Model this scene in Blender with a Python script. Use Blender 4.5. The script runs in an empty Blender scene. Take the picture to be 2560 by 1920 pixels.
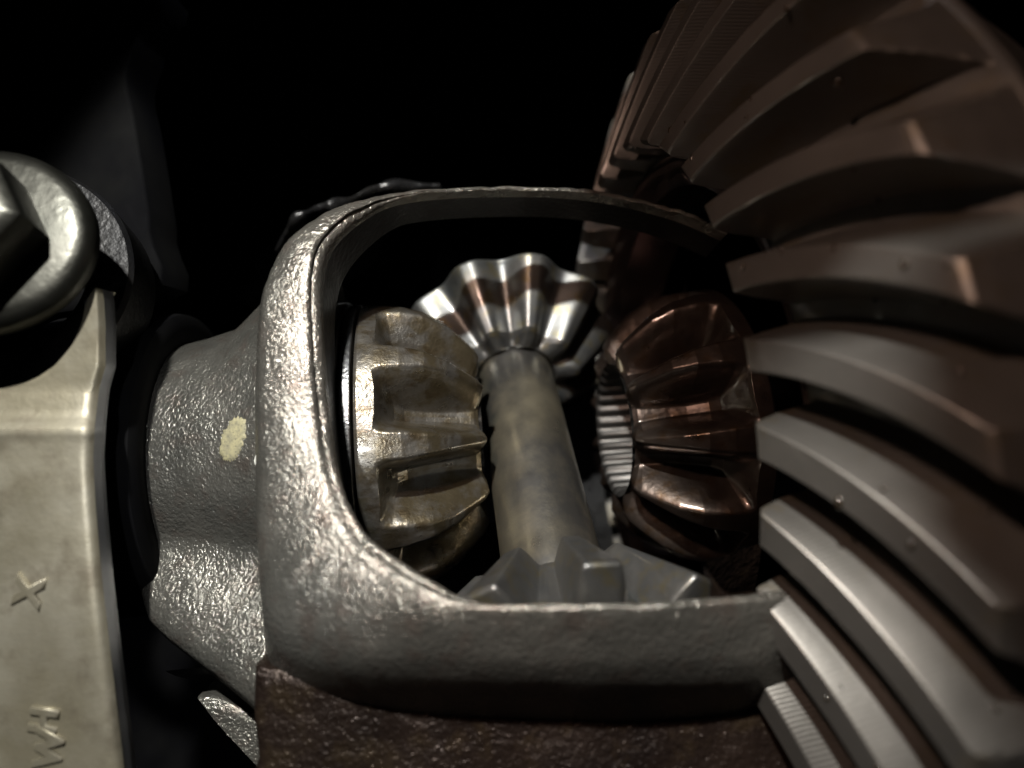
import bpy, math, random
import numpy as np
from mathutils import Matrix, Vector, noise as mnoise

# ------------------------------------------------------------------ units
# All lengths below are written in tenths of a millimetre and turned into metres by S.
S = 1e-4
F = 1600.0                      # focal length in photo pixels (2560 px wide frame)
scene = bpy.context.scene
COL = scene.collection

# ------------------------------------------------------------------ camera
cam_data = bpy.data.cameras.new("camera")
cam = bpy.data.objects.new("camera", cam_data)
COL.objects.link(cam)
cam.location = (0, -1600 * S, 0)
cam.rotation_euler = (math.radians(90), 0, 0)
cam_data.sensor_width = 36.0
cam_data.lens = 36.0 * F / 2560.0
cam_data.clip_start = 0.004
cam_data.clip_end = 20.0
cam_data.dof.use_dof = True
cam_data.dof.focus_distance = 1290 * S
cam_data.dof.aperture_fstop = 7.5
scene.camera = cam

# ------------------------------------------------------------------ world, lamps, exposure
world = bpy.data.worlds.new("World")
scene.world = world
world.use_nodes = True
bg = world.node_tree.nodes["Background"]
bg.inputs[0].default_value = (0.75, 0.8, 1.0, 1)
bg.inputs[1].default_value = 0.004

def aim(o, target):
    d = Vector(target) * S - o.location
    o.rotation_euler = d.to_track_quat('-Z', 'Y').to_euler()

def spot(name, loc, target, power, color, radius, angle, blend):
    l = bpy.data.lights.new(name, 'SPOT')
    l.energy = power; l.color = color; l.shadow_soft_size = radius * S
    l.spot_size = math.radians(angle); l.spot_blend = blend
    o = bpy.data.objects.new(name, l); COL.objects.link(o)
    o.location = Vector(loc) * S
    aim(o, target)
    return o

# hand torch held high, left of the lens
spot("torch", (-600, -2600, 2100), (-60, -300, -60), 9.0, (1.0, 0.985, 0.935), 60, 42, 0.15)
# cool work light reaching in from above and behind
spot("work_lamp", (-250, 120, 2200), (-100, -200, 0), 2.6, (0.84, 0.88, 1.0), 110, 90, 0.4)
# small cool spot added beside the lens to brighten the hub
spot("hub_fill_lamp", (-330, -1640, -60), (-480, -330, -150), 0.25, (0.97, 0.98, 1.0), 22, 40, 0.6)
# dim warm light over the left shoulder
spot("warm_lamp", (-500, -1750, 900), (420, -350, 60), 0.62, (1.0, 0.66, 0.52), 60, 60, 0.5)

vs = scene.view_settings
vs.view_transform = 'Standard'
vs.look = 'None'
vs.gamma = 1.0
vs.use_curve_mapping = False
vs.exposure = 0.0
scene.cycles.use_denoising = True
scene.cycles.denoising_prefilter = 'ACCURATE'
scene.cycles.max_bounces = 6
scene.cycles.sample_clamp_indirect = 4.0

# ------------------------------------------------------------------ helpers
WORLD = {}
def U(px, py, d):
    """point seen at (px,py) of the 2212 px wide view, d in front of the lens"""
    k = 2560.0 / 2212.0
    return np.array([(px * k - 1280) * d / F, d - 1600.0, (960 - py * k) * d / F])

def tag(o, label=None, cat=None, group=None, kind=None):
    if label: o["label"] = label
    if cat: o["category"] = cat
    if group: o["group"] = group
    if kind: o["kind"] = kind
    return o

def empty(name, M, label, cat, group=None):
    o = bpy.data.objects.new(name, None); COL.objects.link(o)
    o.empty_display_size = 0.01
    MM = M.copy(); MM.translation = M.translation * S
    o.matrix_world = MM
    WORLD[o.name] = M
    return tag(o, label, cat, group)

def mesh(name, V, Fc, mat, normals=None, smooth=True):
    me = bpy.data.meshes.new(name)
    V = np.asarray(V, float) * S
    me.from_pydata([tuple(v) for v in V], [], Fc)
    me.materials.append(mat)
    if smooth:
        me.polygons.foreach_set("use_smooth", [True] * len(me.polygons))
    me.update()
    if normals is not None:
        me.normals_split_custom_set_from_vertices([tuple(n) for n in normals])
    return me

def link(name, me, parent=None, basis=None):
    o = bpy.data.objects.new(name, me); COL.objects.link(o)
    if parent is not None: o.parent = parent
    if basis is not None:
        B = basis.copy(); B.translation = basis.translation * S
        o.matrix_basis = B
    return o

def wmesh(name, V, Fc, mat, parent=None, smooth=True, auto=None):
    """vertices in world units; stored relative to the parent"""
    V = np.asarray(V, float)
    if parent is not None:
        inv = np.array(WORLD[parent.name].inverted())
        V = V @ inv[:3, :3].T + inv[:3, 3]
    me = mesh(name, V, Fc, mat, smooth=smooth)
    if auto is not None: me.set_sharp_from_angle(angle=math.radians(auto))
    o = link(name, me, parent)
    WORLD[o.name] = WORLD[parent.name] if parent is not None else Matrix.Identity(4)
    return o

def gridfaces(nu, nv, wrapv=False, flip=False):
    f = []
    for i in range(nu - 1):
        for j in range(nv if wrapv else nv - 1):
            a = i * nv + j; b = i * nv + (j + 1) % nv
            c = (i + 1) * nv + (j + 1) % nv; d = (i + 1) * nv + j
            f.append((a, d, c, b) if flip else (a, b, c, d))
    return f

def sstep(a, b, x):
    t = np.clip((np.asarray(x, float) - a) / (b - a), 0, 1)
    return t * t * (3 - 2 * t)

def revolve(profile, n=96, a0=0.0, a1=2 * math.pi, rfun=None):
    """profile of (s, R) around local z"""
    full = abs(a1 - a0 - 2 * math.pi) < 1e-6
    th = np.linspace(a0, a1, n, endpoint=not full)
    V = []
    for s, r in profile:
        for t in th:
            rr = r if rfun is None else rfun(s, r, t)
            V.append((rr * math.cos(t), rr * math.sin(t), s))
    return V, gridfaces(len(profile), n, wrapv=full)

def catmull(P, n):
    P = np.asarray(P, float); out = []
    Q = np.vstack([2 * P[0] - P[1], P, 2 * P[-1] - P[-2]])
    for i in range(1, len(Q) - 2):
        p0, p1, p2, p3 = Q[i - 1], Q[i], Q[i + 1], Q[i + 2]
        for k in range(n):
            t = k / n
            out.append(0.5 * (2 * p1 + (p2 - p0) * t + (2 * p0 - 5 * p1 + 4 * p2 - p3) * t * t + (3 * p1 - p0 - 3 * p2 + p3) * t ** 3))
    out.append(Q[-2])
    return np.array(out)

def resample(prof, n):
    prof = np.asarray(prof, float)
    d = np.r_[0, np.cumsum(np.linalg.norm(np.diff(prof, axis=0), axis=1))]
    t = np.linspace(0, d[-1], n)
    return np.c_[np.interp(t, d, prof[:, 0]), np.interp(t, d, prof[:, 1])]

# ------------------------------------------------------------------ materials
def metal(name, c1, c2, c3=None, mscale=60, mlo=0.4, mhi=0.62, rough=(0.3, 0.45), metallic=0.85,
          grain=0, gstr=0.0, gdist=0.0002, fine=0, fstr=0.0, scratch=None, coat=0.0, spec=0.5, rings=None, lump=None):
    m = bpy.data.materials.new(name); m.use_nodes = True
    nt = m.node_tree; N = nt.nodes; L = nt.links
    b = N["Principled BSDF"]
    tc = N.new("ShaderNodeTexCoord")
    def noise(scale, detail=4, rough=0.55, vec=None):
        n = N.new("ShaderNodeTexNoise"); n.inputs["Scale"].default_value = scale
        n.inputs["Detail"].default_value = detail; n.inputs["Roughness"].default_value = rough
        L.new(vec if vec is not None else tc.outputs["Object"], n.inputs["Vector"]); return n
    def mrange(src, a, bb, lo, hi):
        r = N.new("ShaderNodeMapRange"); r.inputs[1].default_value = a; r.inputs[2].default_value = bb
        r.inputs[3].default_value = lo; r.inputs[4].default_value = hi; L.new(src, r.inputs[0]); return r.outputs[0]
    def mix(fac, A, B):
        x = N.new("ShaderNodeMix"); x.data_type = 'RGBA'
        L.new(fac, x.inputs[0])
        for s, k in ((A, 6), (B, 7)):
            if isinstance(s, tuple): x.inputs[k].default_value = (*s, 1)
            else: L.new(s, x.inputs[k])
        return x.outputs[2]
    big = noise(mscale, 6, 0.62)
    fac = mrange(big.outputs[0], mlo, mhi, 0, 1)
    col = mix(fac, c1, c2)
    if c3 is not None:
        n2 = noise(mscale * 3.1, 5, 0.6)
        col = mix(mrange(n2.outputs[0], 0.52, 0.68, 0, 0.85), col, c3)
    L.new(col, b.inputs["Base Color"])
    b.inputs["Metallic"].default_value = metallic
    b.inputs["Specular IOR Level"].default_value = spec
    L.new(mrange(noise(mscale * 2.3, 5).outputs[0], 0.3, 0.7, rough[0], rough[1]), b.inputs["Roughness"])
    if coat:
        b.inputs["Coat Weight"].default_value = coat
        b.inputs["Coat Roughness"].default_value = 0.06
    last = None
    def bump(src, strength, dist):
        nonlocal last
        x = N.new("ShaderNodeBump"); x.inputs["Strength"].default_value = strength
        x.inputs["Distance"].default_value = dist; L.new(src, x.inputs["Height"])
        if last is not None: L.new(last, x.inputs["Normal"])
        last = x.outputs[0]
    if grain: bump(noise(grain, 3, 0.5).outputs[0], gstr, gdist)
    if lump: bump(noise(lump[0], 3, 0.5).outputs[0], lump[1], 0.0012)
    if fine: bump(noise(fine, 2, 0.5).outputs[0], fstr, gdist * 0.4)
    if scratch:
        mp = N.new("ShaderNodeMapping"); L.new(tc.outputs["Object"], mp.inputs[0])
        mp.inputs["Scale"].default_value = scratch[0]
        bump(noise(scratch[1], 3, 0.6, mp.outputs[0]).outputs[0], scratch[2], 0.0001)
    if rings:
        w = N.new("ShaderNodeTexWave"); w.wave_type = 'RINGS'; w.rings_direction = 'Z'
        w.inputs["Scale"].default_value = rings[0]; w.inputs["Distortion"].default_value = 1.0
        L.new(tc.outputs["Object"], w.inputs["Vector"]); bump(w.outputs[1], rings[1], 0.00008)
    if last is not None: L.new(last, b.inputs["Normal"])
    return m

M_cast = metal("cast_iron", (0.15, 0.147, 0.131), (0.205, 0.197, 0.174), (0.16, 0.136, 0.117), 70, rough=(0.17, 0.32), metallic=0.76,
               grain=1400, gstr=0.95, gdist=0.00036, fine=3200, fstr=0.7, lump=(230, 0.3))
M_void = metal("unlit_black", (0.0025, 0.0025, 0.003), (0.004, 0.004, 0.004), None, 60, rough=(0.7, 0.85), metallic=0.0, spec=0.04)  # near black stands for unlit depth and the shade on the bearing
M_castdark = metal("oily_shaded_casting", (0.006, 0.006, 0.0065), (0.011, 0.0105, 0.010), None, 60, rough=(0.28, 0.5), metallic=0.3,
                   grain=900, gstr=0.6, gdist=0.0003, spec=0.25)  # oily castings, with the shade inside barrel and boss put into the colour
M_wetblack = metal("wet_black_casting", (0.008, 0.008, 0.009), (0.013, 0.0125, 0.012), None, 60, rough=(0.12, 0.4), metallic=0.2, grain=260, gstr=1.0, gdist=0.0012)
M_web = metal("brown_shade_casting", (0.026, 0.017, 0.013), (0.014, 0.0095, 0.008), (0.04, 0.027, 0.016), 60, rough=(0.22, 0.4), metallic=0.6,
              grain=1000, gstr=0.9, gdist=0.0004, fine=3000, fstr=0.6, lump=(200, 0.5))  # warm shade below and beside the rail, put into the base colour
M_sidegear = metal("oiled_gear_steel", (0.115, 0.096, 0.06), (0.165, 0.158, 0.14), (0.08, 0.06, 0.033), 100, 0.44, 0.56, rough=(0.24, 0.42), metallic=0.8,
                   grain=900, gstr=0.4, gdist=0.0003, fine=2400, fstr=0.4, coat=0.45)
M_shadegear = metal("shaded_oily_gear_steel", (0.05, 0.038, 0.032), (0.075, 0.06, 0.05), (0.055, 0.033, 0.017), 90, rough=(0.26, 0.42), metallic=0.8,
                  grain=700, gstr=0.35, gdist=0.0003, coat=0.4)  # gear steel coloured as if shaded and lit only by reddish light
M_bore = metal("dull_spline_steel", (0.05, 0.05, 0.048), (0.08, 0.078, 0.074), None, 60, rough=(0.35, 0.5), metallic=0.8)
M_pinion = metal("grey_gear_steel", (0.115, 0.12, 0.122), (0.165, 0.165, 0.155), (0.16, 0.14, 0.08), 80, rough=(0.36, 0.5), metallic=0.85,
                 grain=600, gstr=0.18, gdist=0.0002, coat=0.4)
M_pin = metal("worn_pin_steel", (0.17, 0.168, 0.158), (0.40, 0.365, 0.27), None, 42, 0.40, 0.62, rough=(0.26, 0.40), metallic=0.9,
              grain=2500, gstr=0.3, gdist=0.0001)
M_ring = metal("ring_gear_steel", (0.12, 0.115, 0.105), (0.155, 0.148, 0.135), (0.13, 0.11, 0.075), 40, rough=(0.34, 0.46), metallic=0.75,
               grain=900, gstr=0.1, gdist=0.0002, rings=(520, 0.3), coat=0.4)
M_ringroot = metal("oily_ring_body", (0.10, 0.07, 0.07), (0.13, 0.1, 0.09), None, 40, rough=(0.14, 0.28), metallic=0.9)
M_cap = metal("machined_cap_iron", (0.25, 0.225, 0.16), (0.34, 0.315, 0.25), (0.19, 0.165, 0.12), 45, rough=(0.4, 0.56), metallic=0.6,
              grain=420, gstr=0.3, gdist=0.0003, fine=1500, fstr=0.3, coat=0.12)
M_capside = metal("machined_side_steel", (0.16, 0.165, 0.18), (0.21, 0.21, 0.22), None, 40, rough=(0.35, 0.5), metallic=0.8, grain=300, gstr=0.1)  # machined side; its darker tone also paints in the side's shading
M_bolt = metal("bolt_steel", (0.034, 0.034, 0.029), (0.05, 0.049, 0.042), None, 60, rough=(0.28, 0.42), metallic=0.9,
               grain=600, gstr=0.4, gdist=0.0002)
M_washer = metal("washer_steel", (0.13, 0.135, 0.14), (0.18, 0.18, 0.18), None, 90, rough=(0.25, 0.4), metallic=0.9,
                 grain=1200, gstr=0.6, gdist=0.00025)
M_black = metal("black_oily_steel", (0.006, 0.006, 0.007), (0.012, 0.012, 0.013), None, 60, rough=(0.45, 0.6), metallic=0.0, spec=0.12)
M_paint = metal("cream_paint", (0.27, 0.245, 0.14), (0.19, 0.175, 0.11), (0.08, 0.075, 0.055), 700, rough=(0.6, 0.8), metallic=0.0,
                grain=2500, gstr=0.6, gdist=0.0001)
M_fleck = metal("white_paint", (0.7, 0.69, 0.62), (0.6, 0.6, 0.55), None, 500, rough=(0.6, 0.8), metallic=0.0)
M_oil = metal("oil_film", (0.015, 0.011, 0.006), (0.02, 0.014, 0.008), None, 100, rough=(0.14, 0.2), metallic=0.0, spec=1.0)

# ------------------------------------------------------------------ frame of the differential
C = Vector((37, 0, -130))
a = Vector((0.99, 0.105, 0.06)).normalized()                 # axle axis, towards the ring gear
u = Vector((-0.12, 0.76, 0.64)); u = (u - a * u.dot(a)).normalized()   # cross pin, upwards
yl = u.cross(a).normalized()
n = -yl                                                      # out of the window
def frame(x, z, o):
    x = x.normalized(); z = z.normalized(); y = z.cross(x)
    return Matrix(((x.x, y.x, z.x, o.x), (x.y, y.y, z.y, o.y), (x.z, y.z, z.z, o.z), (0, 0, 0, 1)))
e1 = Vector((0.105, -0.99, 0)).normalized()                 # radial, towards the camera
e2 = -(a.cross(e1)).normalized(); e2a = np.array(e2)
na = np.array(n); aa = np.array(a); e1a = np.array(e1); Ca = np.array(C)
def axial(A, R, phi):
    """point around the axle axis; phi from the camera side, upwards (degrees)"""
    p = math.radians(phi)
    return Ca + aa * A + R * (math.cos(p) * e1a + math.sin(p) * e2a)
M_axle = frame(e1, a, C)                                     # local z = a, local x = e1

# ------------------------------------------------------------------ the differential case
case = empty("differential_case", Matrix.Translation(C), "cast iron differential case with a rounded window around the small gears", "gear case")
I_pts = [(1770, 1252, 995), (1620, 1271, 948), (1400, 1288, 920), (1200, 1292, 920), (1060, 1290, 925), (985, 1268, 940), (910, 1228, 962),
         (850, 1190, 985), (790, 1140, 1015), (745, 1055, 1050), (718, 955, 1085), (704, 850, 1110), (694, 740, 1130), (689, 640, 1150),
         (694, 560, 1175), (718, 505, 1205), (780, 455, 1250), (860, 424, 1310), (1000, 410, 1380), (1200, 410, 1430), (1340, 428, 1450), (1470, 462, 1460), (1570, 505, 1470)]
O_pts = [(1770, 1450, 1005), (1620, 1458, 958), (1400, 1460, 938), (1200, 1456, 938), (1000, 1450, 940), (840, 1442, 950), (720, 1432, 968),
         (640, 1412, 995), (577, 1368, 1010), (553, 1280, 1035), (546, 1120, 1070), (543, 970, 1100), (543, 830, 1125), (548, 700, 1150),
         (566, 600, 1180), (612, 525, 1215), (700, 462, 1262), (835, 418, 1318), (1000, 404, 1386), (1200, 404, 1436), (1340, 422, 1456), (1470, 456, 1466), (1570, 499, 1476)]
SUB = 10
Ip = catmull([U(*p) for p in I_pts], SUB)
Op = catmull([U(*p) for p in O_pts], SUB)
rngc = np.random.RandomState(4)
rows = []
for k in range(len(Ip)):
    I, O = Ip[k], Op[k]
    w = O - I; wl = np.linalg.norm(w); wn = w / max(wl, 1e-6)
    r = min(22.0, wl * 0.3)
    b = min(26.0, 0.10 * wl)
    dp = float(np.interp(k / SUB, (0, 9, 14, 17, 22), (1.0, 1.0, 0.6, 0.5, 0.5)))
    wk = float(np.interp(k / SUB, (12, 17), (0, 1)))
    nd = na * (1 - wk) + np.array((0.1, -0.965, 0.24)) * wk
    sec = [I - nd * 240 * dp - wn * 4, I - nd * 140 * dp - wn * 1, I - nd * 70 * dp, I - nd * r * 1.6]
    for t in (22, 45, 68, 90):
        q = math.radians(t)
        sec.append(I - na * r * (1 - math.sin(q)) + wn * r * (1 - math.cos(q)))
    for t in np.linspace(0.12, 0.86, 9):
        sec.append(I + w * t + na * b * math.sin(math.pi * t) ** 0.8)
    R2 = min(40.0, wl * 0.3)
    for t in (30, 60, 90):
        q = math.radians(t)
        sec.append(O - wn * R2 * (1 - math.sin(q)) * 0.6 - na * R2 * (1 - math.cos(q)) * 0.9)
    sec += [O - nd * (R2 + 60) * dp, O - nd * (R2 + 150) * dp - wn * 6 * (1 - wk), O - nd * (R2 + 240) * dp - wn * 20 * (1 - wk)]
    ft = float(np.interp(k / SUB, (6.0, 8.0, 13.5, 15.5), (0, 1, 1, 0)))
    for q_, (da, dw) in zip((-3, -2, -1), ((36, 7), (80, 20), (150, 34))):
        sec[q_] = sec[q_] * (1 - ft) + (O - na * (R2 + da) + wn * dw) * ft
    rows.append(sec)
V = np.array(rows); nk, ns = V.shape[:2]
for i in range(nk):
    for j in range(3, ns):
        p = Vector(V[i, j])
        V[i, j] += na * (5.0 * mnoise.noise(p * 0.012) + 2.2 * mnoise.noise(p * 0.045)) + np.array((0, 0, 1.6 * mnoise.noise(p * 0.06 + Vector((9, 3, 1)))))
wframe = wmesh("window_frame", V[:, 2:].reshape(-1, 3), gridfaces(nk, ns - 2), M_cast, case)
wmesh("inner_lip", V[:, :3].reshape(-1, 3), gridfaces(nk, 3), M_castdark, case)  # near-black lip: shade of the rim's underside put into the colour

Q = V[:, 8:18].reshape(-1, 3); dq = Q[:, 1] + 1600
qq = np.c_[1280 + Q[:, 0] / dq * F, 960 - Q[:, 2] / dq * F] * 2212 / 2560
for fx, fy, fr in ((597, 775, 5.5), (604, 779, 3.5)):
    c0 = Q[((qq - np.array((fx, fy))) ** 2).sum(1).argmin()]
    ax = np.cross(na, (0, 0, 1.0)); ax /= np.linalg.norm(ax); ay = np.cross(ax, na)
    Vf = [c0 + na * 1.0 * (1 - r_) * 2 + fr * r_ * (1 + .25 * math.sin(3 * t_)) * (ax * math.cos(t_) + .7 * ay * math.sin(t_)) for r_ in (0, .6, 1.0) for t_ in np.linspace(0, 2 * math.pi, 16, endpoint=False)]
    wmesh("paint_fleck", Vf, gridfaces(3, 16, wrapv=True), M_fleck, wframe)
hubR = np.array([(-830, 262), (-800, 268), (-730, 283), (-640, 308), (-580, 330), (-530, 352), (-490, 370), (-440, 374)])
hubB = np.array([(-830, 60), (-790, 130), (-740, 165), (-660, 205), (-560, 250), (-440, 300)])
def hub_point(A, phi):
    R = np.interp(A, hubR[:, 0], hubR[:, 1]); B = np.interp(A, hubB[:, 0], hubB[:, 1])
    if phi > -45: g = math.exp(-((phi + 45) / 9.0) ** 2)
    else: g = math.exp(-((phi + 45) / 6.0) ** 2)
    R += B * g
    R += np.interp(A, (-660, -560, -440), (0, 55, 70)) * math.exp(-((phi - 78) / 30.0) ** 2)
    return axial(A, R, phi)
As = np.linspace(-830, -440, 40); ph = np.arange(-110, 150, 1.8)
V = [hub_point(A, p) for A in As for p in ph]
hub = wmesh("hub", V, gridfaces(len(As), len(ph), flip=True), M_cast, case)

# inside of the barrel, far side, and the left end wall with its boss
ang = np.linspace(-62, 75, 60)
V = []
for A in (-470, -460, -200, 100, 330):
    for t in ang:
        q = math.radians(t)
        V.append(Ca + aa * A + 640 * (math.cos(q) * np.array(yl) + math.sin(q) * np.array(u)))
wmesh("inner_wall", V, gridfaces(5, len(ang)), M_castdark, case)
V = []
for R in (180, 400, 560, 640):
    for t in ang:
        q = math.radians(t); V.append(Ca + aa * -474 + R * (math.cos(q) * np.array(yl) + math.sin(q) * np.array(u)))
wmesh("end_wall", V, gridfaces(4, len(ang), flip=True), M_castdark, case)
def axle_part(name, prof, mat, parent, nseg=128, auto=30):
    V, Fc = revolve(prof, nseg)
    Mx = np.array(M_axle); V = np.asarray(V) @ Mx[:3, :3].T + Mx[:3, 3]
    return wmesh(name, V, Fc, mat, parent, auto=auto)
axle_part("gear_seat", [(-490, 180), (-490, 350), (-412, 350), (-408, 346), (-408, 190)], M_washer, case)

V = []
for R, A in ((560, 330), (600, 215), (612, 205), (676, 205), (688, 212), (690, 330)):
    for p in np.linspace(-75, -17, 30): V.append(axial(A, R, p))
wmesh("ring_flange", V, gridfaces(6, 30, flip=True), M_web, case, auto=40)

# paint dab and flecks on the hub
def blob(name, Apc, phc, rA, rphi, mat, parent, seed, lift=2.0, fn=hub_point):
    rs = np.random.RandomState(seed); V = []; K = 90; rings = (0, .35, .7, .9, 1.0)
    jit = 1 + 0.05 * rs.randn(K) + 0.12 * np.convolve(np.tile(rs.randn(K), 3), np.ones(7) / 7, 'same')[K:2 * K]
    for ri, r in enumerate(rings):
        for k in range(K):
            t = 2 * math.pi * k / K
            A = Apc + rA * r * jit[k] * math.cos(t) + 0.35 * rA * r * math.sin(t); p = phc + rphi * r * jit[k] * math.sin(t)
            P = fn(A, p); Nn = np.cross(fn(A + 2, p) - P, fn(A, p + .5) - P); Nn /= np.linalg.norm(Nn)
            if Nn[1] > 0: Nn = -Nn
            V.append(P + Nn * (lift if r < 1 else -1.0))
    return wmesh(name, V, gridfaces(len(rings), K, wrapv=True), mat, parent)
blob("paint_mark", -604, 11, 27, 7.6, M_paint, hub, 3)
blob("paint_fleck", -556, 3.5, 3.0, 1.7, M_fleck, hub, 5, 2.5)

# ------------------------------------------------------------------ bevel gears
def bevel_gear(root, N, tip, rootp, mat, phase, half=(0.12, 0.40), nth=30, nv=46, soft=0.4):
    """tooth sectors between root centre lines, each one part"""
    tip = np.asarray(tip, float); rootp = np.asarray(rootp, float)
    d = np.r_[0, np.cumsum(np.linalg.norm(np.diff(tip, axis=0), axis=1))]
    t = np.unique(np.r_[np.linspace(0, d[-1], nv), d, d[1:-1] - 3, d[1:-1] + 3]); t = t[(t >= 0) & (t <= d[-1])]
    tp = np.c_[np.interp(t, d, tip[:, 0]), np.interp(t, d, tip[:, 1])]
    rp = np.c_[np.interp(t, d, rootp[:, 0]), np.interp(t, d, rootp[:, 1])]
    pitch = 2 * math.pi / N
    w = np.linspace(-0.5, 0.5, nth + 1); dw = w[1] - w[0]
    we = np.r_[w[0] - dw, w, w[-1] + dw]
    ww = np.abs((we + 0.5) % 1.0 - 0.5)
    half = np.asarray(half, float)
    if half.ndim == 1: half = np.tile(half, (len(tip), 1))
    h0 = np.interp(t, d, half[:, 0]); h1 = np.interp(t, d, half[:, 1])
    P = np.zeros((len(t), len(we), 3))
    for i in range(len(t)):
        g = (1 - soft) * np.clip((ww - h0[i]) / (h1[i] - h0[i]), 0, 1) + soft * sstep(h0[i], h1[i], ww)
        sr = tp[i][None, :] + g[:, None] * (rp[i] - tp[i])[None, :]
        th = we * pitch
        P[i, :, 0] = sr[:, 1] * np.cos(th); P[i, :, 1] = sr[:, 1] * np.sin(th); P[i, :, 2] = sr[:, 0]
    gu = np.gradient(P, axis=0); gv = np.gradient(P, axis=1)
    Nn = np.cross(gv, gu); Nn /= np.maximum(np.linalg.norm(Nn, axis=2, keepdims=True), 1e-9)
    P = P[:, 1:-1]; Nn = Nn[:, 1:-1]
    # orient outwards
    out = P.copy(); out[..., 2] = 0
    mid = len(t) // 2; flip = float((Nn[mid] * out[mid]).sum()) < 0
    if flip: Nn = -Nn
    me = mesh("tooth", P.reshape(-1, 3), gridfaces(len(t), P.shape[1], flip=flip), mat, Nn.reshape(-1, 3))
    for k in range(N):
        link("tooth", me, root, Matrix.Rotation(pitch * k + math.radians(phase), 4, 'Z'))

def local_part(name, root, prof, mat, nseg=96, auto=30, rfun=None):
    V, Fc = revolve(prof, nseg, rfun=rfun)
    me = mesh(name, V, Fc, mat)
    if auto: me.set_sharp_from_angle(angle=math.radians(auto))
    return link(name, me, root)

def side_gear(name, M, label, s0, mat, phase):
    g = empty(name, M, label, "gear", "side gears on the axle line")
    o = s0 - 128
    tip = [(134, 166), (129, 178), (127, 214), (138, 234), (168, 264), (205, 299), (250, 325), (300, 338), (330, 341), (344, 342), (354, 342), (384, 342), (390, 338), (392, 300)]
    rt = [(140, 166), (146, 170), (150, 173), (157, 175), (182, 180), (216, 188), (255, 200), (300, 220), (320, 240), (336, 290), (349, 338), (384, 342), (390, 338), (392, 300)]
    hw = [(.02, .34)] * 3 + [(.03, .35), (.05, .37), (.07, .39), (.10, .40), (.13, .40), (.14, .40), (.15, .39), (.16, .39)] + [(.16, .39)] * 3
    bevel_gear(g, 11, [(s + o, r) for s, r in tip], [(s + o, r) for s, r in rt], mat, phase, half=hw, nth=44, nv=60, soft=0.6)
    local_part("back_face", g, [(391 + o, 301), (391 + o, 161)], mat)
    NS = 30
    local_part("splined_bore", g, [(133 + o, 167), (142 + o, 161), (395 + o, 161)], M_bore, nseg=NS * 8, auto=0,
               rfun=lambda s, r, t: r - (9 * (0.5 + 0.5 * math.tanh(4 * math.sin(t * NS))) if r < 163 else 0))
    return g
Ml = frame(e1, -a, C); Mr = frame(e1, a, C)
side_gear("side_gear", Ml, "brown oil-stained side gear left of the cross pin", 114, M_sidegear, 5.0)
side_gear("side_gear", Mr, "oily side gear between pin and ring gear, coloured dark reddish for shade", 215, M_shadegear, 1.5)

def spider_gear(M, label, s0, phase, closed):
    g = empty("spider_gear", M, label, "gear", "spider gears on the cross pin")
    o = s0 - 220
    tip = [(224, 108), (217, 118), (217, 168), (221, 180), (362, 309), (368, 312), (374, 311), (424, 232), (432, 222), (440, 150)]
    rt = [(226, 108), (226, 114), (236, 126), (246, 136), (398, 226), (404, 229), (409, 230), (427, 226), (434, 220), (440, 150)]
    if closed: rt = [(226, 108), (226, 114), (236, 126), (244, 146), (384, 270), (389, 276), (394, 280), (426, 230), (434, 221), (440, 150)]
    bevel_gear(g, 10, [(s + o, r) for s, r in tip], [(s + o, r) for s, r in rt], M_pinion, phase, half=(0.06, 0.48) if closed else (0.15, 0.33), nth=44, soft=0.9 if closed else 0.3)
    local_part("hub_back", g, [(440 + o, 151), (444 + o, 104)], M_pinion)
    return g
spider_gear(frame(n, u, C), "grey steel spider gear at the top end of the pin", 220, 12, True)
spider_gear(frame(n, -u, C), "grey steel spider gear half hidden behind the lower case rail", 440, -4, False)

# ------------------------------------------------------------------ cross pin and thrust washer
pin = empty("cross_pin", frame(a, u, C), "round worn steel cross pin standing through the case window", "pin")
prof = [(-590, 60), (-590, 98), (-585, 103)] + [(s, 103) for s in range(-560, 500, 60)] + [(515, 103), (520, 98), (520, 60)]
local_part("shaft", pin, prof, M_pin, 96)
tw = empty("thrust_washer", M_axle, "thin grey thrust washer behind the left side gear", "washer")
local_part("washer_disc", tw, [(-404, 190), (-404, 340), (-402, 343), (-384, 343), (-382, 340), (-382, 190)], M_washer, 128)

# ------------------------------------------------------------------ ring gear
ring = empty("ring_gear", M_axle, "large ring gear with curved spiral teeth on the right", "gear")
NT = 33; pitch = 2 * math.pi / NT
def Atop(R): return 255 + (R - 690) * 0.379
DEP = 118.0
def phi_of(R): return -math.radians(0.030 * (R - 690) + 0.00003 * (R - 690) ** 2)
Rs = np.unique(np.r_[656, 666, 672, 674, 677, 682, 688, 694, 702, np.linspace(712, 966, 24), 972, 975, 978, 980, 982, 985, 988, 992, 996, 1000, 1005, 1012])
def hlong(R):
    toe = np.interp(R, (666, 672, 678, 688, 700), (0, .6, .90, .985, 1.0))
    heel = np.interp(R, (974, 978, 981, 984, 1005), (1.0, .99, .97, .93, 0.0))
    return min(toe, heel)
def tooth_section(R):
    """(offset from the tooth centre, height fraction) across one tooth"""
    ht = 25.0; bw = 0.40 * pitch * R; fl = bw - ht; out = []
    pts = [(0, 1.0), (ht - 3, 1.0), (ht - 1, .993), (ht + .6, .975), (ht + 2.2, .94)]
    pts += [(ht + 2.2 + (fl - 2.2) * q, .94 * (1 - q) ** 1.25) for q in (.15, .3, .45, .6, .75, .9, 1.0)]
    for s_ in (-1, 1): out += [(s_ * x, h) for x, h in pts]
    return sorted(set(out))
G = []
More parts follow.
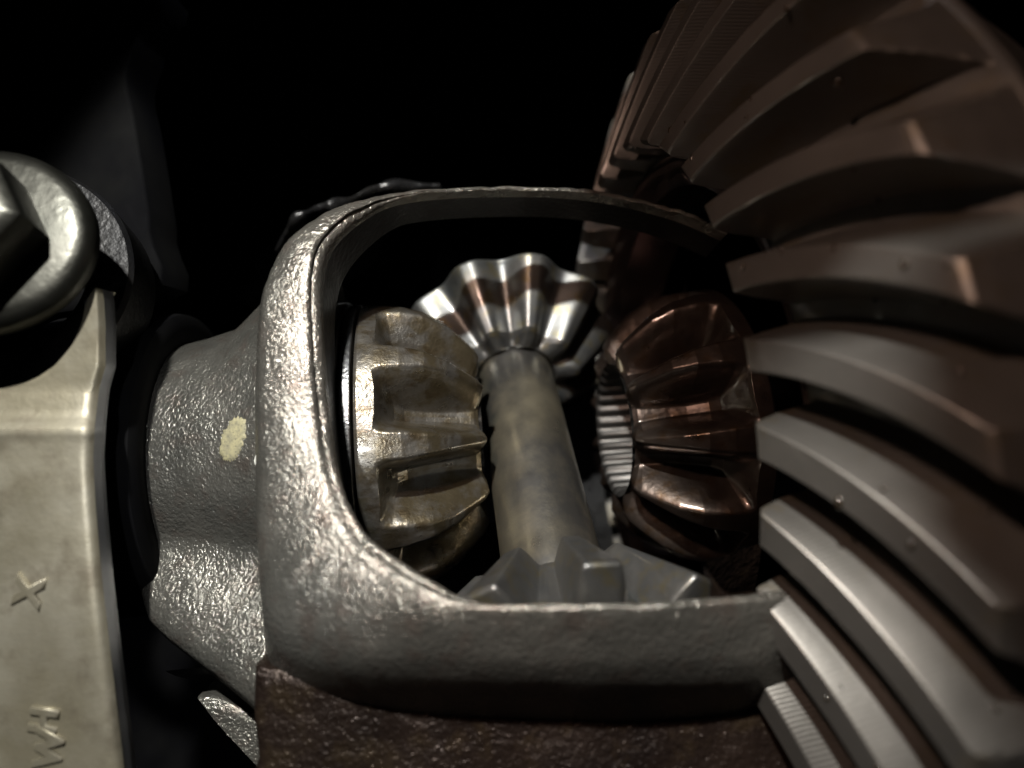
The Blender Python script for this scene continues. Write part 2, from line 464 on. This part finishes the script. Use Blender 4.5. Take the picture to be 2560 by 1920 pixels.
for R in Rs:
    row = []
    hp = pitch * R / 2
    offs = [(-hp - 4, 0)] + [(-hp, 0)] + tooth_section(R) + [(hp, 0)] + [(hp + 4, 0)]
    hl = hlong(R)
    for x, h in offs:
        hh = min(h, 1.0) * hl
        # root height stays zero; the top is cut by the toe and heel bevels
        hh = min(h, hl) if hl < 1 else h
        th = phi_of(R) + x / R
        A = Atop(R) + DEP * (1 - hh)
        row.append((R * math.cos(th), -R * math.sin(th), A))
    G.append(row)
P = np.array(G)
gu = np.gradient(P, axis=0); gv = np.gradient(P, axis=1)
Pm = P[:, 1:-1]
me = mesh("tooth", Pm.reshape(-1, 3), gridfaces(Pm.shape[0], Pm.shape[1]), M_ring)
me.set_sharp_from_angle(angle=math.radians(11))
for k in range(NT):
    link("tooth", me, ring, Matrix.Rotation(-pitch * k - math.radians(13.25), 4, 'Z'))
Ar = lambda R: Atop(R) + DEP
local_part("ring_body", ring, [(Ar(656) + 160, 570), (Ar(656) + 30, 590), (Ar(656) + 3, 640), (Ar(656) - 1, 657)], M_ringroot, 144)
local_part("rim", ring, [(Ar(1011) - 1, 1011), (Ar(1011) + 6, 1014), (Ar(1011) + 22, 1010), (Ar(1011) + 60, 985), (Ar(1011) + 130, 960), (Ar(1011) + 136, 950), (Ar(1011) + 136, 650)], M_ring, 180)

# ------------------------------------------------------------------ bearing cap, bolt, bearing
cap = empty("bearing_cap", Matrix.Translation(Vector(U(90, 1250, 1080))), "pale silver bearing cap with raised cast letters at the left edge", "bearing cap")
ys = np.r_[np.linspace(622, 838, 19), np.linspace(850, 905, 6), np.linspace(912, 945, 8), np.linspace(960, 1720, 26)]
arc = np.array([(622, 204), (640, 190), (655, 183), (700, 172), (745, 150), (790, 110), (815, 70), (830, 30), (838, -10), (842, -60), (846, -160)])
xr_t = np.array([(622, 207), (640, 210), (700, 214), (790, 214), (840, 200), (920, 190), (1000, 186), (1100, 192), (1250, 205), (1400, 222), (1550, 240), (1720, 260)])
def cap_d(y): return np.interp(y, (620, 838, 895, 912, 925, 938, 955, 1720), (1090, 1090, 1078, 1066, 1058, 1056, 1059, 1035))
V = []; nc = 14
tt = np.r_[0, 0.03, np.linspace(.1, .9, nc - 6), .95, .985, 1.0, 1.0]
for y in ys:
    xl = np.interp(y, arc[:, 0], arc[:, 1]) if y < 846 else -160
    xr = np.interp(y, xr_t[:, 0], xr_t[:, 1])
    d = cap_d(y); row = []
    for i, t in enumerate(tt):
        dd = d
        if i == 0: dd = d + 60
        if i == 1: dd = d + 3
        if i == len(tt) - 3: dd = d + 2
        if i == len(tt) - 2: dd = d + 9
        p = U(xl + (xr - xl) * t, y, d)
        p[1] += dd - d
        if i == len(tt) - 1:
            p = U(xr, y, d); p[1] += 16; p[0] += 1
        row.append(p)
    V += row
cap_body = wmesh("cap_body", V, gridfaces(len(ys), len(tt)), M_cap, cap, auto=50)
V = []
for y in ys:
    d = cap_d(y); xr = np.interp(y, xr_t[:, 0], xr_t[:, 1])
    for k, (dy, dx) in enumerate(((15, 0.5), (18, 0), (34, -1), (52, -3), (56, -6), (56, -60))):
        p = U(xr, y, d); p[1] += dy; p[0] += dx; V.append(p)
wmesh("machined_side", V, gridfaces(len(ys), 6), M_capside, cap, auto=50)
def letter(txt, px, py, d, size, rot):
    c = bpy.data.curves.new("cast_letter", 'FONT'); c.body = txt; c.size = size * S; c.extrude = 3 * S; c.bevel_depth = 3.0 * S; c.bevel_resolution = 2
    c.offset = 1.0 * S
    c.align_x = 'CENTER'; c.align_y = 'CENTER'
    t = bpy.data.objects.new("cast_letter_outline", c); COL.objects.link(t)
    dg = bpy.context.evaluated_depsgraph_get()
    me = bpy.data.meshes.new_from_object(t.evaluated_get(dg))
    bpy.data.objects.remove(t); me.materials.clear(); me.materials.append(M_cap)
    p = Vector(U(px, py, d)) - WORLD[cap.name].translation
    return link("cast_letter", me, cap_body, Matrix.Translation(p) @ Matrix.Rotation(math.radians(90), 4, 'X') @ Matrix.Rotation(math.radians(rot), 4, 'Z'))
letter("X", 68, 1278, cap_d(1278) + 1, 58, 78)
letter("H", 100, 1555, cap_d(1555) + 1, 58, 82)
letter("W", 112, 1615, cap_d(1615) + 1, 58, 82)

bolt_c = Vector(U(-36, 512, 1040))
bax = Vector((0.16, -0.95, 0.26)).normalized()
bx = Vector((1, 0, 0)); bx = (bx - bax * bx.dot(bax)).normalized()
bolt = empty("cap_bolt", frame(bx, bax, bolt_c), "flanged steel bolt in the bearing cap recess at upper left", "bolt")
local_part("flange", bolt, [(-40, 60), (-38, 152), (-30, 161), (-12, 163), (0, 160), (8, 149), (12, 134), (12, 60)], M_bolt, 96, auto=40)
hexR = 84.0
def hexr(s, r, t):
    q = (t % (math.pi / 3)) - math.pi / 6
    return r if r < 60 else r * math.cos(math.pi / 6) / math.cos(q)
local_part("hex_head", bolt, [(11, 104), (80, 104), (90, 100), (97, 88), (100, 72), (101, 40), (101, 0.1)], M_bolt, 120, auto=28, rfun=hexr)
local_part("shank", bolt, [(-150, 62), (-36, 62)], M_black, 48)

bearing = empty("carrier_bearing", M_axle, "carrier bearing blackened for shade between the cap and the case hub", "bearing")
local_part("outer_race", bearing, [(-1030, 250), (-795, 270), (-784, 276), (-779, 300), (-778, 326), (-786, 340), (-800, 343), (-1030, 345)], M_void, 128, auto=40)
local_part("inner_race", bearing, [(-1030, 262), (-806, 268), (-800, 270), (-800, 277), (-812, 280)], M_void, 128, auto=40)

# ------------------------------------------------------------------ axle housing
housing = empty("axle_housing", Matrix.Translation(Vector((0, 700, -700))), "dark oily axle housing behind and under the gears", "housing")
def poly(name, outline, d0, d1, thick, mat, bev=8):
    """closed outline in view coordinates, depth runs d0..d1 top to bottom, extruded away"""
    pts = catmull(np.array(list(outline) + [outline[0]], float), 4)[:-1]
    y0, y1 = pts[:, 1].min(), pts[:, 1].max()
    V = []; K = len(pts); cen = pts.mean(axis=0)
    def P(q, back):
        d = np.interp(q[1], (y0, y1), (d0, d1)); p = U(q[0], q[1], d); p[1] += back; return p
    for sc, bk in ((0.0, 0), (0.5, 0), (0.94, 0), (0.98, 2), (1.0, bev), (1.0, thick)):
        V += [P(cen + (q - cen) * sc, bk) for q in pts]
    return wmesh(name, V, gridfaces(6, K, wrapv=True), mat, housing, auto=45)
poly("lower_web", [(549, 1440), (640, 1450), (830, 1465), (1100, 1470), (1400, 1470), (1620, 1470), (1700, 1600), (1700, 1760), (1100, 1800), (570, 1760), (556, 1640), (546, 1540)], 1060, 1010, 200, M_web)
poly("floor_rib", [(424, 1508), (470, 1508), (550, 1545), (640, 1600), (640, 1760), (585, 1690), (520, 1620), (465, 1560)], 1230, 1190, 150, M_cast)
V = []
As = np.linspace(-745, -570, 12); ph = np.linspace(-80, -47, 24)
for A in As:
    for p in ph: V.append(axial(A, 500 + 18 * math.sin(math.radians((p + 40) * 4)), p))
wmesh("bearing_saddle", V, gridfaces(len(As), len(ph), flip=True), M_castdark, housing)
# upper left boss and web
V, Fc = revolve([(-120, 238), (-8, 238), (0, 230), (0, 160)], 80)
Mb = np.array(frame(bx, bax, Vector(U(-12, 590, 1200))))
wmesh("cap_boss", np.asarray(V) @ Mb[:3, :3].T + Mb[:3, 3], Fc, M_castdark, housing, auto=40)
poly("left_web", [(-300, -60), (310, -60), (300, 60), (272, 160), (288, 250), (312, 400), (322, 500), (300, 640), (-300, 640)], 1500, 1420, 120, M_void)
# back wall: a deep bowl
V = []
for r, y in ((0.02, 1500), (600, 1480), (1200, 1380), (1800, 1100), (2300, 600), (2450, 0), (2500, -300)):
    for k in range(64):
        t = 2 * math.pi * k / 64; V.append((r * math.cos(t), y, r * 0.9 * math.sin(t)))
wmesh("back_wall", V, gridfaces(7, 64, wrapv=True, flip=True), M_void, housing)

# unseen slabs added above the ring gear to block the torch
def slab(name, x0, x1, y0, y1, z0, z1, r, mat, parent):
    V = []; K = 8; prof = []
    for cx, cz, q0 in ((x1 - r, z1 - r, 0), (x0 + r, z1 - r, 90), (x0 + r, z0 + r, 180), (x1 - r, z0 + r, 270)):
        for k in range(K):
            q = math.radians(q0 + 90 * k / (K - 1)); prof.append((cx + r * math.cos(q), cz + r * math.sin(q)))
    cxm, czm = (x0 + x1) / 2, (z0 + z1) / 2
    for y, sc in ((y0, 0.0), (y0, .96), (y0 + 10, 1), (y1 - 10, 1), (y1, .96), (y1, 0.0)):
        for p in prof: V.append((cxm + (p[0] - cxm) * sc, y, czm + (p[1] - czm) * sc))
    return wmesh(name, V, gridfaces(6, len(prof), wrapv=True), mat, parent, auto=40)
slab("torch_blocker", -160, 1900, -1590, -1140, 1000, 1200, 40, M_castdark, housing)
slab("torch_blocker", -112, 1900, -1960, -1770, 1000, 1200, 40, M_castdark, housing)

slab("torch_blocker", -75, 1900, -1128, -600, 1000, 1200, 40, M_castdark, housing)

# oily rib added on the rear wall to catch glints above the case
path = catmull([U(*p) for p in ((600, 540, 1760), (630, 490, 1720), (660, 463, 1690), (700, 447, 1670), (740, 442, 1690), (800, 412, 1740), (850, 404, 1780), (950, 402, 1820))], 6)
V = []
for k, p in enumerate(path):
    rr = 13 + 6 * math.sin(k * 0.45 + 4.2) + 3 * math.sin(k * 0.9)
    for j in range(14):
        t = 2 * math.pi * j / 14; V.append(p + rr * np.array((0.3 * math.cos(t), math.cos(t) * 1.3, math.sin(t))))
wmesh("glint_rib", V, gridfaces(len(path), 14, wrapv=True), M_wetblack, housing)

# beads of oil clinging to the ring gear teeth
rs = np.random.RandomState(11); V = []; Fc = []
def tooth_point(k, R, x, lift):
    hs = tooth_section(R); h = np.interp(x, [q[0] for q in hs], [q[1] for q in hs]); h = min(h, hlong(R))
    th = phi_of(R) + x / R + math.radians(13.25) + pitch * k
    return axial(Atop(R) + DEP * (1 - h) - lift, R, math.degrees(th))
for q in range(45):
    k = rs.randint(-5, 5); R = rs.uniform(700, 975); x = rs.uniform(-62, 62); r = rs.choice((3.0, 4.0, 5.0, 7.0), p=(.5, .3, .15, .05)); st = rs.uniform(0.8, 2.2)
    c = tooth_point(k, R, x, 0.0); b0 = len(V)
    for i in range(6):
        f = math.pi * i / 5
        for j in range(8):
            t = 2 * math.pi * j / 8
            V.append(c + r * np.array((math.sin(f) * math.cos(t), math.sin(f) * math.sin(t), st * math.cos(f))))
    Fc += [tuple(b0 + v for v in f) for f in gridfaces(6, 8, wrapv=True)]
drops = wmesh("oil_drops", V, Fc, M_oil)
tag(drops, "tiny beads of oil clinging to the ring gear teeth", "oil", kind="stuff")
